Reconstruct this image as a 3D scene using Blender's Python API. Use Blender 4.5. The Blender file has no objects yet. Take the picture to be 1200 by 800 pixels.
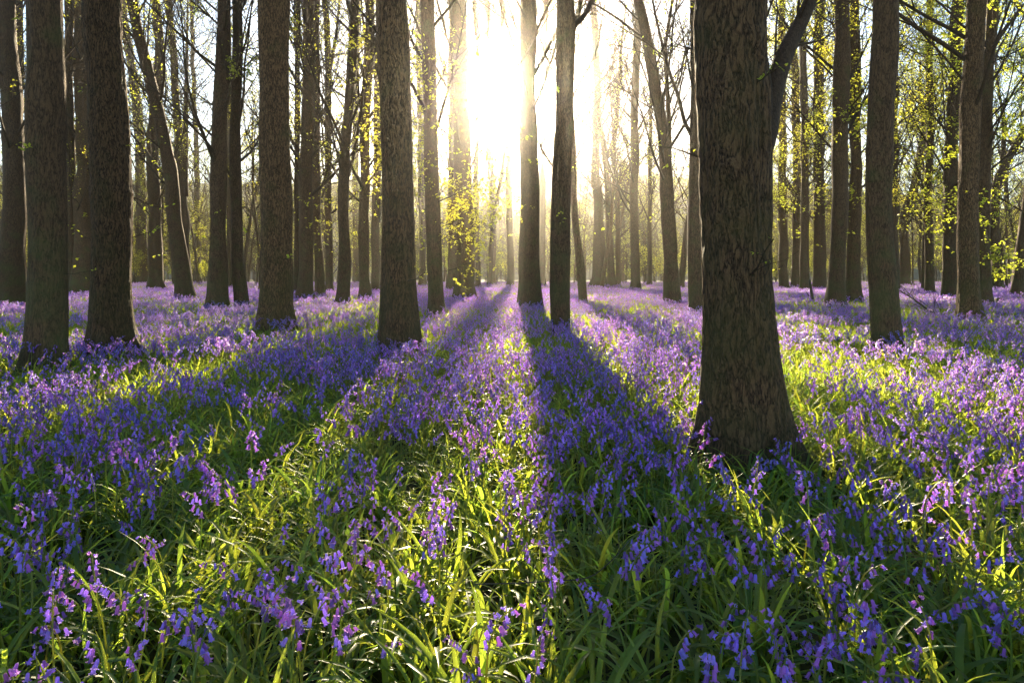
import bpy, math, random
import numpy as np
from mathutils import Vector, Matrix, Euler

SEED = 11
rng = np.random.default_rng(SEED)
random.seed(SEED)
scene = bpy.context.scene
COL = scene.collection

# ------------------------------------------------------------------ camera model
F, CX, HY, CZ = 800.0, 600.0, 322.0, 1.20      # focal length, centre and horizon in photograph pixels; eye height
SUN = Vector(((604 - CX) / F, 1.0, (HY - 101) / F)).normalized()


def at(px, py, Y):
    return np.array([(px - CX) / F * Y, Y, CZ - (py - HY) / F * Y])


# ------------------------------------------------------------------ noise
def _hash(ix, iy, iz):
    h = (ix * 374761393 + iy * 668265263 + iz * 2147483647) & 0xffffffff
    h = ((h ^ (h >> 13)) * 1274126177) & 0xffffffff
    h = h ^ (h >> 16)
    return (h & 0xffff) / 65535.0


def vnoise(p):
    p = np.asarray(p, dtype=np.float64)
    i = np.floor(p).astype(np.int64)
    f = p - i
    f = f * f * (3 - 2 * f)
    r = 0
    for dx in (0, 1):
        for dy in (0, 1):
            for dz in (0, 1):
                w = (f[:, 0] if dx else 1 - f[:, 0]) * (f[:, 1] if dy else 1 - f[:, 1]) * (f[:, 2] if dz else 1 - f[:, 2])
                r = r + w * _hash(i[:, 0] + dx, i[:, 1] + dy, i[:, 2] + dz)
    return r


def gz(x, y):
    x = np.asarray(x, dtype=np.float64)
    y = np.asarray(y, dtype=np.float64)
    sh = x.shape
    q = np.stack([x.ravel() * 0.33 + 7, y.ravel() * 0.33 + 3, np.full(x.size, 0.5)], 1)
    q2 = np.stack([x.ravel() * 1.7 + 7, y.ravel() * 1.7 + 3, np.full(x.size, 2.5)], 1)
    v = (vnoise(q) - 0.5) * 0.10 + (vnoise(q2) - 0.5) * 0.035
    return v.reshape(sh)


# ------------------------------------------------------------------ mesh building
class Geo:
    def __init__(self):
        self.v, self.q, self.t, self.n = [], [], [], 0

    def add(self, verts, quads=None, tris=None):
        verts = np.asarray(verts, dtype=np.float32).reshape(-1, 3)
        if quads is not None and len(quads):
            self.q.append(np.asarray(quads, dtype=np.int32).reshape(-1, 4) + self.n)
        if tris is not None and len(tris):
            self.t.append(np.asarray(tris, dtype=np.int32).reshape(-1, 3) + self.n)
        self.v.append(verts)
        self.n += len(verts)

    def mesh(self, name, mat, smooth=True):
        me = bpy.data.meshes.new(name)
        v = np.concatenate(self.v)
        q = np.concatenate(self.q) if self.q else np.zeros((0, 4), np.int32)
        t = np.concatenate(self.t) if self.t else np.zeros((0, 3), np.int32)
        me.vertices.add(len(v))
        me.vertices.foreach_set('co', v.ravel())
        nl = q.size + t.size
        me.loops.add(nl)
        me.loops.foreach_set('vertex_index', np.concatenate([q.ravel(), t.ravel()]).astype(np.int32))
        npoly = len(q) + len(t)
        me.polygons.add(npoly)
        st = np.concatenate([np.arange(len(q)) * 4, q.size + np.arange(len(t)) * 3]).astype(np.int32)
        me.polygons.foreach_set('loop_start', st)
        me.polygons.foreach_set('use_smooth', np.full(npoly, smooth, dtype=bool))
        me.update(calc_edges=True)
        me.validate()
        if mat:
            me.materials.append(mat)
        return me


def link(name, mesh, parent=None, loc=(0, 0, 0)):
    o = bpy.data.objects.new(name, mesh)
    COL.objects.link(o)
    o.location = loc
    if parent:
        o.parent = parent
    return o


def tag(o, label=None, cat=None, group=None, kind=None):
    if label:
        o['label'] = label
    if cat:
        o['category'] = cat
    if group:
        o['group'] = group
    if kind:
        o['kind'] = kind
    return o


def norm(a):
    return a / np.maximum(np.linalg.norm(a, axis=-1, keepdims=True), 1e-9)


def tubes(g, P, R, k, cap=True):
    """P (M,n,3) polylines, R (M,n) radii, k sides."""
    P = np.asarray(P, float)
    R = np.asarray(R, float)
    M, n, _ = P.shape
    T = np.empty_like(P)
    T[:, 1:-1] = P[:, 2:] - P[:, :-2]
    T[:, 0] = P[:, 1] - P[:, 0]
    T[:, -1] = P[:, -1] - P[:, -2]
    T = norm(T)
    mt = norm(T.mean(1))
    ref = np.where(np.abs(mt[:, 1:2]) < 0.7, np.array([[0, 1.0, 0]]), np.array([[1.0, 0, 0]]))[:, None, :]
    A = norm(np.cross(T, np.broadcast_to(ref, T.shape)))
    B = np.cross(T, A)
    th = np.arange(k) * 2 * math.pi / k
    ring = A[:, :, None, :] * np.cos(th)[None, None, :, None] + B[:, :, None, :] * np.sin(th)[None, None, :, None]
    V = P[:, :, None, :] + ring * R[:, :, None, None]
    idx = np.arange(M * n * k).reshape(M, n, k)
    a = idx[:, :-1, :]
    b = idx[:, 1:, :]
    Q = np.stack([a, np.roll(a, -1, 2), np.roll(b, -1, 2), b], -1).reshape(-1, 4)
    g.add(V.reshape(-1, 3), Q)


def resample(pts, n):
    """smooth Catmull-Rom resampling to n points, uniform in arc length"""
    p = np.asarray(pts, float)
    if len(p) == 2:
        u = np.linspace(0, 1, n)[:, None]
        return p[0] * (1 - u) + p[1] * u
    e = np.vstack([2 * p[0] - p[1], p, 2 * p[-1] - p[-2]])
    out = []
    for i in range(1, len(e) - 2):
        u = np.linspace(0, 1, 24, endpoint=False)[:, None]
        a, b, c, d = e[i - 1], e[i], e[i + 1], e[i + 2]
        out.append(0.5 * ((2 * b) + (-a + c) * u + (2 * a - 5 * b + 4 * c - d) * u ** 2 + (-a + 3 * b - 3 * c + d) * u ** 3))
    o = np.vstack(out + [p[-1:]])
    s = np.concatenate([[0], np.cumsum(np.linalg.norm(np.diff(o, axis=0), axis=1))])
    t = np.linspace(0, s[-1], n)
    return np.stack([np.interp(t, s, o[:, j]) for j in range(3)], 1)


# ------------------------------------------------------------------ materials
def newmat(name):
    m = bpy.data.materials.new(name)
    m.use_nodes = True
    nt = m.node_tree
    nt.nodes.clear()
    return m, nt, nt.nodes, nt.links


def ramp(ns, stops, interp='LINEAR'):
    r = ns.new('ShaderNodeValToRGB')
    r.color_ramp.interpolation = interp
    els = r.color_ramp.elements
    els[0].position, els[0].color = stops[0][0], (*stops[0][1], 1)
    els[1].position, els[1].color = stops[-1][0], (*stops[-1][1], 1)
    for p, c in stops[1:-1]:
        e = els.new(p)
        e.color = (*c, 1)
    return r


def bark_mat(name, dark, light, moss, ridge=1.0, scale=1.0, bump=0.02):
    m, nt, ns, ls = newmat(name)
    out = ns.new('ShaderNodeOutputMaterial')
    bs = ns.new('ShaderNodeBsdfPrincipled')
    bs.inputs['Roughness'].default_value = 0.85
    bs.inputs['Specular IOR Level'].default_value = 0.25
    ls.new(bs.outputs[0], out.inputs[0])
    tc = ns.new('ShaderNodeTexCoord')
    # warp
    wn = ns.new('ShaderNodeTexNoise')
    wn.inputs['Scale'].default_value = 7.0 * scale
    wn.inputs['Detail'].default_value = 5
    ls.new(tc.outputs['Object'], wn.inputs['Vector'])
    sub = ns.new('ShaderNodeVectorMath')
    sub.operation = 'MULTIPLY_ADD'
    sub.inputs[1].default_value = (0.05 / scale, 0.05 / scale, 0.10 / scale)
    ls.new(wn.outputs['Color'], sub.inputs[0])
    ls.new(tc.outputs['Object'], sub.inputs[2])
    mp = ns.new('ShaderNodeMapping')
    mp.inputs['Scale'].default_value = (33 * scale, 33 * scale, 6.8 * scale)
    ls.new(sub.outputs[0], mp.inputs['Vector'])
    vo = ns.new('ShaderNodeTexNoise')
    vo.inputs['Scale'].default_value = 1.0
    vo.inputs['Detail'].default_value = 2.5
    vo.inputs['Roughness'].default_value = 0.55
    ls.new(mp.outputs[0], vo.inputs['Vector'])
    v1 = ns.new('ShaderNodeMath')
    v1.operation = 'SUBTRACT'
    v1.inputs[1].default_value = 0.5
    ls.new(vo.outputs['Fac'], v1.inputs[0])
    v2 = ns.new('ShaderNodeMath')
    v2.operation = 'ABSOLUTE'
    ls.new(v1.outputs[0], v2.inputs[0])
    mp2 = ns.new('ShaderNodeMapping')
    mp2.inputs['Scale'].default_value = (110 * scale, 110 * scale, 34 * scale)
    ls.new(sub.outputs[0], mp2.inputs['Vector'])
    n2 = ns.new('ShaderNodeTexNoise')
    n2.inputs['Scale'].default_value = 1.0
    n2.inputs['Detail'].default_value = 6
    n2.inputs['Roughness'].default_value = 0.65
    ls.new(mp2.outputs[0], n2.inputs['Vector'])
    # height = ridge plates + grain
    mr = ns.new('ShaderNodeMapRange')
    mr.inputs['From Max'].default_value = 0.12
    mr.interpolation_type = 'SMOOTHSTEP'
    ls.new(v2.outputs[0], mr.inputs['Value'])
    h = ns.new('ShaderNodeMath')
    h.operation = 'MULTIPLY_ADD'
    h.inputs[1].default_value = ridge
    ls.new(mr.outputs[0], h.inputs[0])
    gr = ns.new('ShaderNodeMapRange')
    gr.inputs['From Min'].default_value = 0.32
    gr.inputs['From Max'].default_value = 0.68
    ls.new(n2.outputs['Fac'], gr.inputs['Value'])
    ls.new(gr.outputs[0], h.inputs[2])
    bp = ns.new('ShaderNodeBump')
    bp.inputs['Strength'].default_value = 1.0
    bp.inputs['Distance'].default_value = bump
    ls.new(h.outputs[0], bp.inputs['Height'])
    ls.new(bp.outputs[0], bs.inputs['Normal'])
    # colour: plates lighter than fissures
    hm = ns.new('ShaderNodeMath')
    hm.operation = 'MULTIPLY'
    hm.inputs[1].default_value = 1.0 / (1.0 + ridge)
    ls.new(h.outputs[0], hm.inputs[0])
    r1 = ramp(ns, [(0.10, dark), (0.85, light)])
    ls.new(hm.outputs[0], r1.inputs[0])
    # large blotches (algae, lichen)
    n3 = ns.new('ShaderNodeTexNoise')
    n3.inputs['Scale'].default_value = 2.2
    n3.inputs['Detail'].default_value = 5
    n3.inputs['Roughness'].default_value = 0.6
    ls.new(tc.outputs['Object'], n3.inputs['Vector'])
    sx = ns.new('ShaderNodeSeparateXYZ')
    ls.new(tc.outputs['Object'], sx.inputs[0])
    mz = ns.new('ShaderNodeMapRange')
    mz.inputs['From Min'].default_value = 0.0
    mz.inputs['From Max'].default_value = 2.4
    mz.inputs['To Min'].default_value = 0.22
    mz.inputs['To Max'].default_value = -0.03
    ls.new(sx.outputs['Z'], mz.inputs['Value'])
    ad = ns.new('ShaderNodeMath')
    ls.new(n3.outputs['Fac'], ad.inputs[0])
    ls.new(mz.outputs[0], ad.inputs[1])
    r2 = ramp(ns, [(0.50, (0, 0, 0)), (0.78, (1, 1, 1))])
    ls.new(ad.outputs[0], r2.inputs[0])
    mf = ns.new('ShaderNodeMath')
    mf.operation = 'MULTIPLY'
    mf.inputs[1].default_value = 0.75
    ls.new(r2.outputs[0], mf.inputs[0])
    mx = ns.new('ShaderNodeMix')
    mx.data_type = 'RGBA'
    mx.inputs['B'].default_value = (*moss, 1)
    ls.new(mf.outputs[0], mx.inputs['Factor'])
    ls.new(r1.outputs[0], mx.inputs['A'])
    oi = ns.new('ShaderNodeObjectInfo')
    hv = ns.new('ShaderNodeHueSaturation')
    mr3 = ns.new('ShaderNodeMapRange')
    mr3.inputs['To Min'].default_value = 0.75
    mr3.inputs['To Max'].default_value = 1.25
    ls.new(oi.outputs['Random'], mr3.inputs['Value'])
    ls.new(mr3.outputs[0], hv.inputs['Value'])
    ls.new(mx.outputs[2], hv.inputs['Color'])
    ls.new(hv.outputs[0], bs.inputs['Base Color'])
    return m


def leaf_mat(name, refl, trans, tfac=0.5, rough=0.4, spec=0.4, var=0.25, hue=0.03, stripe=False):
    m, nt, ns, ls = newmat(name)
    out = ns.new('ShaderNodeOutputMaterial')
    bs = ns.new('ShaderNodeBsdfPrincipled')
    bs.inputs['Roughness'].default_value = rough
    bs.inputs['Specular IOR Level'].default_value = spec
    tr = ns.new('ShaderNodeBsdfTranslucent')
    mix = ns.new('ShaderNodeMixShader')
    mix.inputs[0].default_value = tfac
    ls.new(bs.outputs[0], mix.inputs[1])
    ls.new(tr.outputs[0], mix.inputs[2])
    ls.new(mix.outputs[0], out.inputs[0])
    geo = ns.new('ShaderNodeNewGeometry')
    oi = ns.new('ShaderNodeObjectInfo')
    add = ns.new('ShaderNodeMath')
    ls.new(geo.outputs['Random Per Island'], add.inputs[0])
    ls.new(oi.outputs['Random'], add.inputs[1])
    fr = ns.new('ShaderNodeMath')
    fr.operation = 'FRACT'
    ls.new(add.outputs[0], fr.inputs[0])
    for col, tgt in ((refl, bs.inputs['Base Color']), (trans, tr.inputs['Color'])):
        hv = ns.new('ShaderNodeHueSaturation')
        hv.inputs['Color'].default_value = (*col, 1)
        mr = ns.new('ShaderNodeMapRange')
        mr.inputs['To Min'].default_value = 1 - var
        mr.inputs['To Max'].default_value = 1 + var
        ls.new(fr.outputs[0], mr.inputs['Value'])
        ls.new(mr.outputs[0], hv.inputs['Value'])
        mh = ns.new('ShaderNodeMapRange')
        mh.inputs['To Min'].default_value = 0.5 - hue
        mh.inputs['To Max'].default_value = 0.5 + hue
        ls.new(oi.outputs['Random'], mh.inputs['Value'])
        ls.new(mh.outputs[0], hv.inputs['Hue'])
        ls.new(hv.outputs[0], tgt)
    return m


M_BARK = bark_mat('bark_rugged', (0.014, 0.0075, 0.0035), (0.250, 0.145, 0.068), (0.090, 0.085, 0.024), ridge=0.9, scale=1.0, bump=0.022)
M_BARKS = bark_mat('bark_smooth', (0.022, 0.013, 0.0065), (0.125, 0.074, 0.037), (0.065, 0.076, 0.022), ridge=0.60, scale=0.85, bump=0.012)
M_TWIG = bark_mat('twig_bark', (0.022, 0.014, 0.008), (0.075, 0.048, 0.027), (0.05, 0.05, 0.02), ridge=0.3, scale=1.0, bump=0.004)
M_SPRING = leaf_mat('spring_leaf', (0.14, 0.17, 0.025), (0.68, 0.70, 0.06), 0.62, 0.45, 0.35, 0.3, 0.02)
M_STRAP = leaf_mat('bluebell_leaf', (0.048, 0.105, 0.024), (0.50, 0.60, 0.05), 0.52, 0.45, 0.28, 0.35, 0.03)
M_STALK = leaf_mat('bluebell_stalk', (0.10, 0.14, 0.04), (0.50, 0.55, 0.07), 0.45, 0.4, 0.4, 0.2, 0.03)
M_PETAL = leaf_mat('bluebell_petal', (0.130, 0.098, 0.46), (0.66, 0.40, 0.90), 0.58, 0.38, 0.45, 0.5, 0.04)
M_DEAD = bark_mat('dead_wood', (0.03, 0.022, 0.016), (0.15, 0.12, 0.09), (0.10, 0.10, 0.06), ridge=0.6, scale=2.0, bump=0.006)


def ground_mat():
    m, nt, ns, ls = newmat('woodland_soil')
    out = ns.new('ShaderNodeOutputMaterial')
    bs = ns.new('ShaderNodeBsdfPrincipled')
    bs.inputs['Roughness'].default_value = 0.95
    bs.inputs['Specular IOR Level'].default_value = 0.1
    ls.new(bs.outputs[0], out.inputs[0])
    tc = ns.new('ShaderNodeTexCoord')
    n = ns.new('ShaderNodeTexNoise')
    n.inputs['Scale'].default_value = 9
    n.inputs['Detail'].default_value = 8
    ls.new(tc.outputs['Object'], n.inputs['Vector'])
    r = ramp(ns, [(0.3, (0.018, 0.014, 0.008)), (0.55, (0.04, 0.045, 0.015)), (0.75, (0.075, 0.055, 0.03))])
    ls.new(n.outputs['Fac'], r.inputs[0])
    ls.new(r.outputs[0], bs.inputs['Base Color'])
    bp = ns.new('ShaderNodeBump')
    bp.inputs['Distance'].default_value = 0.02
    ls.new(n.outputs['Fac'], bp.inputs['Height'])
    ls.new(bp.outputs[0], bs.inputs['Normal'])
    return m


def hill_mat():
    m, nt, ns, ls = newmat('wooded_hillside')
    out = ns.new('ShaderNodeOutputMaterial')
    bs = ns.new('ShaderNodeBsdfPrincipled')
    bs.inputs['Roughness'].default_value = 0.95
    ls.new(bs.outputs[0], out.inputs[0])
    tc = ns.new('ShaderNodeTexCoord')
    n = ns.new('ShaderNodeTexNoise')
    n.inputs['Scale'].default_value = 0.25
    n.inputs['Detail'].default_value = 8
    n.inputs['Roughness'].default_value = 0.7
    ls.new(tc.outputs['Object'], n.inputs['Vector'])
    r = ramp(ns, [(0.35, (0.03, 0.035, 0.02)), (0.5, (0.07, 0.06, 0.035)), (0.65, (0.10, 0.11, 0.04))])
    ls.new(n.outputs['Fac'], r.inputs[0])
    ls.new(r.outputs[0], bs.inputs['Base Color'])
    return m


# ------------------------------------------------------------------ ground and hill
def build_ground():
    xs = np.unique(np.concatenate([np.linspace(-420, -40, 24), np.linspace(-40, 40, 161), np.linspace(40, 420, 24)]))
    ys = np.unique(np.concatenate([np.linspace(-120, -6, 14), np.linspace(-6, 14, 81), np.linspace(14, 60, 80), np.linspace(60, 520, 24)]))
    X, Y = np.meshgrid(xs, ys)
    Z = gz(X, Y)
    g = Geo()
    nx, ny = len(xs), len(ys)
    i = np.arange(nx * ny).reshape(ny, nx)
    Q = np.stack([i[:-1, :-1], i[:-1, 1:], i[1:, 1:], i[1:, :-1]], -1).reshape(-1, 4)
    g.add(np.stack([X, Y, Z], -1).reshape(-1, 3), Q)
    tag(link('ground', g.mesh('ground', ground_mat())), 'dark woodland soil under the bluebells', 'ground', kind='structure')


def hill_z(X, Y):
    sh = X.shape
    u = np.clip((Y - 195) / 170, 0, 1)
    Z = -0.6 + u * u * (3 - 2 * u) * (46 + 8 * np.sin(X / 90 + 0.5)) * np.clip(1.0 - X / 900, 0.5, 1.4)
    nz = vnoise(np.stack([X.ravel() * 0.12, Y.ravel() * 0.12, np.zeros(X.size)], 1)).reshape(sh)
    nz2 = vnoise(np.stack([X.ravel() * 0.4, Y.ravel() * 0.4, np.zeros(X.size)], 1)).reshape(sh)
    return Z + u * (nz * 5 + nz2 * 3)


def build_hill():
    xs = np.linspace(-415, 415, 130)
    ys = np.linspace(190, 420, 56)
    X, Y = np.meshgrid(xs, ys)
    Z = hill_z(X, Y)
    g = Geo()
    ny, nx = X.shape
    i = np.arange(nx * ny).reshape(ny, nx)
    Q = np.stack([i[:-1, :-1], i[:-1, 1:], i[1:, 1:], i[1:, :-1]], -1).reshape(-1, 4)
    g.add(np.stack([X, Y, Z], -1).reshape(-1, 3), Q)
    tag(link('hill', g.mesh('hill', hill_mat())), 'hazy wooded hillside beyond the trees', 'hill', kind='structure')


# ------------------------------------------------------------------ trees
def children(P, R, c, t0, t1, ang, lratio, n, up, wob, rr=0.55, rmin=0.002, taper=0.25, L=None, r=rng):
    """c children on each of the M parent polylines; vectorised."""
    M, m, _ = P.shape
    seg = np.linalg.norm(np.diff(P, axis=1), axis=2)
    Lp = seg.sum(1) if L is None else L
    t = t0 + (t1 - t0) * (np.arange(c)[None, :] + r.random((M, c))) / c
    fi = t * (m - 1)
    i0 = np.clip(fi.astype(int), 0, m - 2)
    f = (fi - i0)[..., None]
    rows = np.arange(M)[:, None]
    pos = P[rows, i0] * (1 - f) + P[rows, i0 + 1] * f
    tan = norm(P[rows, i0 + 1] - P[rows, i0])
    rad = R[rows, i0] * (1 - f[..., 0]) + R[rows, i0 + 1] * f[..., 0]
    rv = norm(r.normal(size=(M, c, 3)))
    per = norm(rv - (rv * tan).sum(-1, keepdims=True) * tan)
    a = np.radians(ang[0] + (ang[1] - ang[0]) * r.random((M, c)))[..., None]
    d = norm(tan * np.cos(a) + per * np.sin(a))
    Lc = Lp[:, None] * lratio * (0.55 + 0.45 * (1 - t)) * (0.6 + 0.8 * r.random((M, c)))
    pos, d, Lc, rad = pos.reshape(-1, 3), d.reshape(-1, 3), Lc.ravel(), rad.ravel()
    N = len(pos)
    out = np.empty((N, n, 3))
    out[:, 0] = pos
    cur = d.copy()
    step = (Lc / (n - 1))[:, None]
    for k in range(1, n):
        cur = norm(cur + np.array([[0, 0, up]]) / (n - 1) + r.normal(size=(N, 3)) * wob)
        out[:, k] = out[:, k - 1] + cur * step
    r0 = np.maximum(np.minimum(rad * rr, 0.0095 * Lc + 0.003), rmin)
    RR = r0[:, None] * np.linspace(1, taper, n)[None, :]
    return out, np.maximum(RR, rmin * 0.6)


def leaf_quads(g, pos, size, r=rng, flat=0.5):
    """one folded rhombic leaf (2 quads of shape base-side-tip) per position"""
    N = len(pos)
    if not N:
        return
    d = norm(r.normal(size=(N, 3)) * np.array([1, 1, 0.55]) + np.array([0, 0, -0.25]))
    up = norm(r.normal(size=(N, 3)) * flat + np.array([0, 0, 1.0]))
    s = norm(np.cross(d, up))
    nn = np.cross(s, d)
    sz = (size * (0.55 + 0.7 * r.random(N)))[:, None]
    b = pos
    mid = pos + d * sz * 0.5
    tip = pos + d * sz + nn * sz * -0.08
    l = mid + s * sz * 0.33 + nn * sz * 0.08
    rgt = mid - s * sz * 0.33 + nn * sz * 0.08
    V = np.stack([b, l, tip, rgt], 1).reshape(-1, 3)
    Q = np.arange(N * 4).reshape(N, 4)
    T = np.concatenate([Q[:, [0, 1, 2]], Q[:, [0, 2, 3]]])
    g.add(V, None, T)


def interp_on(P, N, r=rng, t0=0.1):
    M, m, _ = P.shape
    k = r.integers(0, M, N)
    t = (t0 + (1 - t0) * r.random(N)) * (m - 1)
    i = np.clip(t.astype(int), 0, m - 2)
    f = (t - i)[:, None]
    return P[k, i] * (1 - f) + P[k, i + 1] * f


def crown_geo(stem, rad, H, clear, r, nlimb, nsub, ntwig, leaves, leafsize, lratio=0.30, dens=1.0, twig_r=0.004, limb_r=0.008, sub_r=0.006):
    """limbs, boughs, twigs and leaves grown on a stem polyline; clear = fraction of stem without limbs"""
    gb, gl = Geo(), Geo()
    Pt = resample(stem, 40)[None]
    Rt = np.interp(np.linspace(0, 1, 40), np.linspace(0, 1, len(rad)), rad)[None]
    L1, R1 = children(Pt, Rt, nlimb, clear, 0.97, (28, 62), lratio, 9, 0.45, 0.075, 0.5, limb_r, 0.22, r=r)
    tubes(gb, L1, R1, 6)
    L2, R2 = children(L1, R1, nsub, 0.22, 0.98, (25, 60), 0.48, 6, 0.25, 0.13, 0.62, sub_r, 0.3, r=r)
    tubes(gb, L2, R2, 4)
    L3, R3 = children(L2, R2, ntwig, 0.15, 1.0, (25, 65), 0.5, 4, 0.1, 0.16, 0.62, twig_r, 0.4, r=r)
    tubes(gb, L3, R3, 3)
    if leaves:
        base = interp_on(L3, leaves, r)
        # clump: keep leaves where a noise field is high
        nz = vnoise(base * 0.45 + r.random(3) * 50)
        keep = nz > np.quantile(nz, 0.45)
        base = base[keep]
        leaf_quads(gl, base + r.normal(size=base.shape) * 0.10, leafsize, r)
    return gb, gl


def trunk_geo(P, R, k, flare, rough, r, lobes=5, top_cap=True):
    """near trunks: ring mesh with root flare and bark relief"""
    n = len(P)
    T = np.empty_like(P)
    T[1:-1] = P[2:] - P[:-2]
    T[0] = P[1] - P[0]
    T[-1] = P[-1] - P[-2]
    T = norm(T)
    A = norm(np.cross(T, np.array([0, 1.0, 0])))
    B = np.cross(T, A)
    th = np.arange(k) * 2 * math.pi / k
    z = P[:, 2] - P[0, 2]
    r0 = R[0]
    ph = r.random(4) * 6.28
    lob = 1 + 0.75 * np.sin(th * lobes + ph[0]) + 0.5 * np.sin(th * (lobes - 2) + ph[1]) + 0.25 * np.sin(th * 9 + ph[2])
    flare = flare * 1.15
    fl = flare * np.exp(-z / (r0 * 1.3))[:, None] * np.maximum(lob, 0.15)[None, :]
    fl += flare * 0.30 * np.exp(-z / (r0 * 4.5))[:, None]
    low = 0.035 * np.sin(th * 2 + ph[2])[None, :] + 0.025 * np.sin(th * 3 + ph[3] + z[:, None] * 0.6)
    rad = R[:, None] * (1 + fl + low)
    ring = A[:, None, :] * np.cos(th)[None, :, None] + B[:, None, :] * np.sin(th)[None, :, None]
    if rough > 0:
        q = np.stack([np.cos(th)[None, :] * r0 * 40 + 0 * z[:, None], np.sin(th)[None, :] * r0 * 40 + 0 * z[:, None], np.broadcast_to(z[:, None] * 8.5, (n, k))], -1).reshape(-1, 3)
        w = vnoise(q * 0.35 + 9) * 1.6
        q2 = q + w[:, None] * np.array([[1, 1, 0.6]])
        rid = 1 - np.abs(vnoise(q2) * 2 - 1)
        big = vnoise(q * 0.13 + 31) - 0.5
        rad = rad + ((rid - 0.6) * rough + big * rough * 1.4).reshape(n, k) * 1.0
    if n > 60:
        lump = vnoise(np.stack([np.broadcast_to(np.cos(th)[None, :] * 1.6 + 5, (n, k)).ravel(), np.broadcast_to(np.sin(th)[None, :] * 1.6 + ph[0], (n, k)).ravel(), np.broadcast_to(z[:, None] * 1.3 + ph[1] * 9, (n, k)).ravel()], 1)).reshape(n, k) - 0.5
        rad = rad + lump * r0 * 0.20
    if rough > 0 and n > 60:
        for _ in range(9):
            zk, tk = r.random() * min(z[-1], 6.0), r.random() * 6.28
            dth = (th - tk + math.pi) % (2 * math.pi) - math.pi
            e = ((z - zk) / 0.055)[:, None] ** 2 + (dth * r0 / 0.05)[None, :] ** 2
            rad = rad + (0.022 * np.exp(-e) - 0.020 * np.exp(-e * 7)) * (0.5 + r.random())
    V = P[:, None, :] + ring * rad[:, :, None]
    i = np.arange(n * k).reshape(n, k)
    Q = np.stack([i[:-1], np.roll(i[:-1], -1, 1), np.roll(i[1:], -1, 1), i[1:]], -1).reshape(-1, 4)
    return V.reshape(-1, 3), Q


TREES = []


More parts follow.
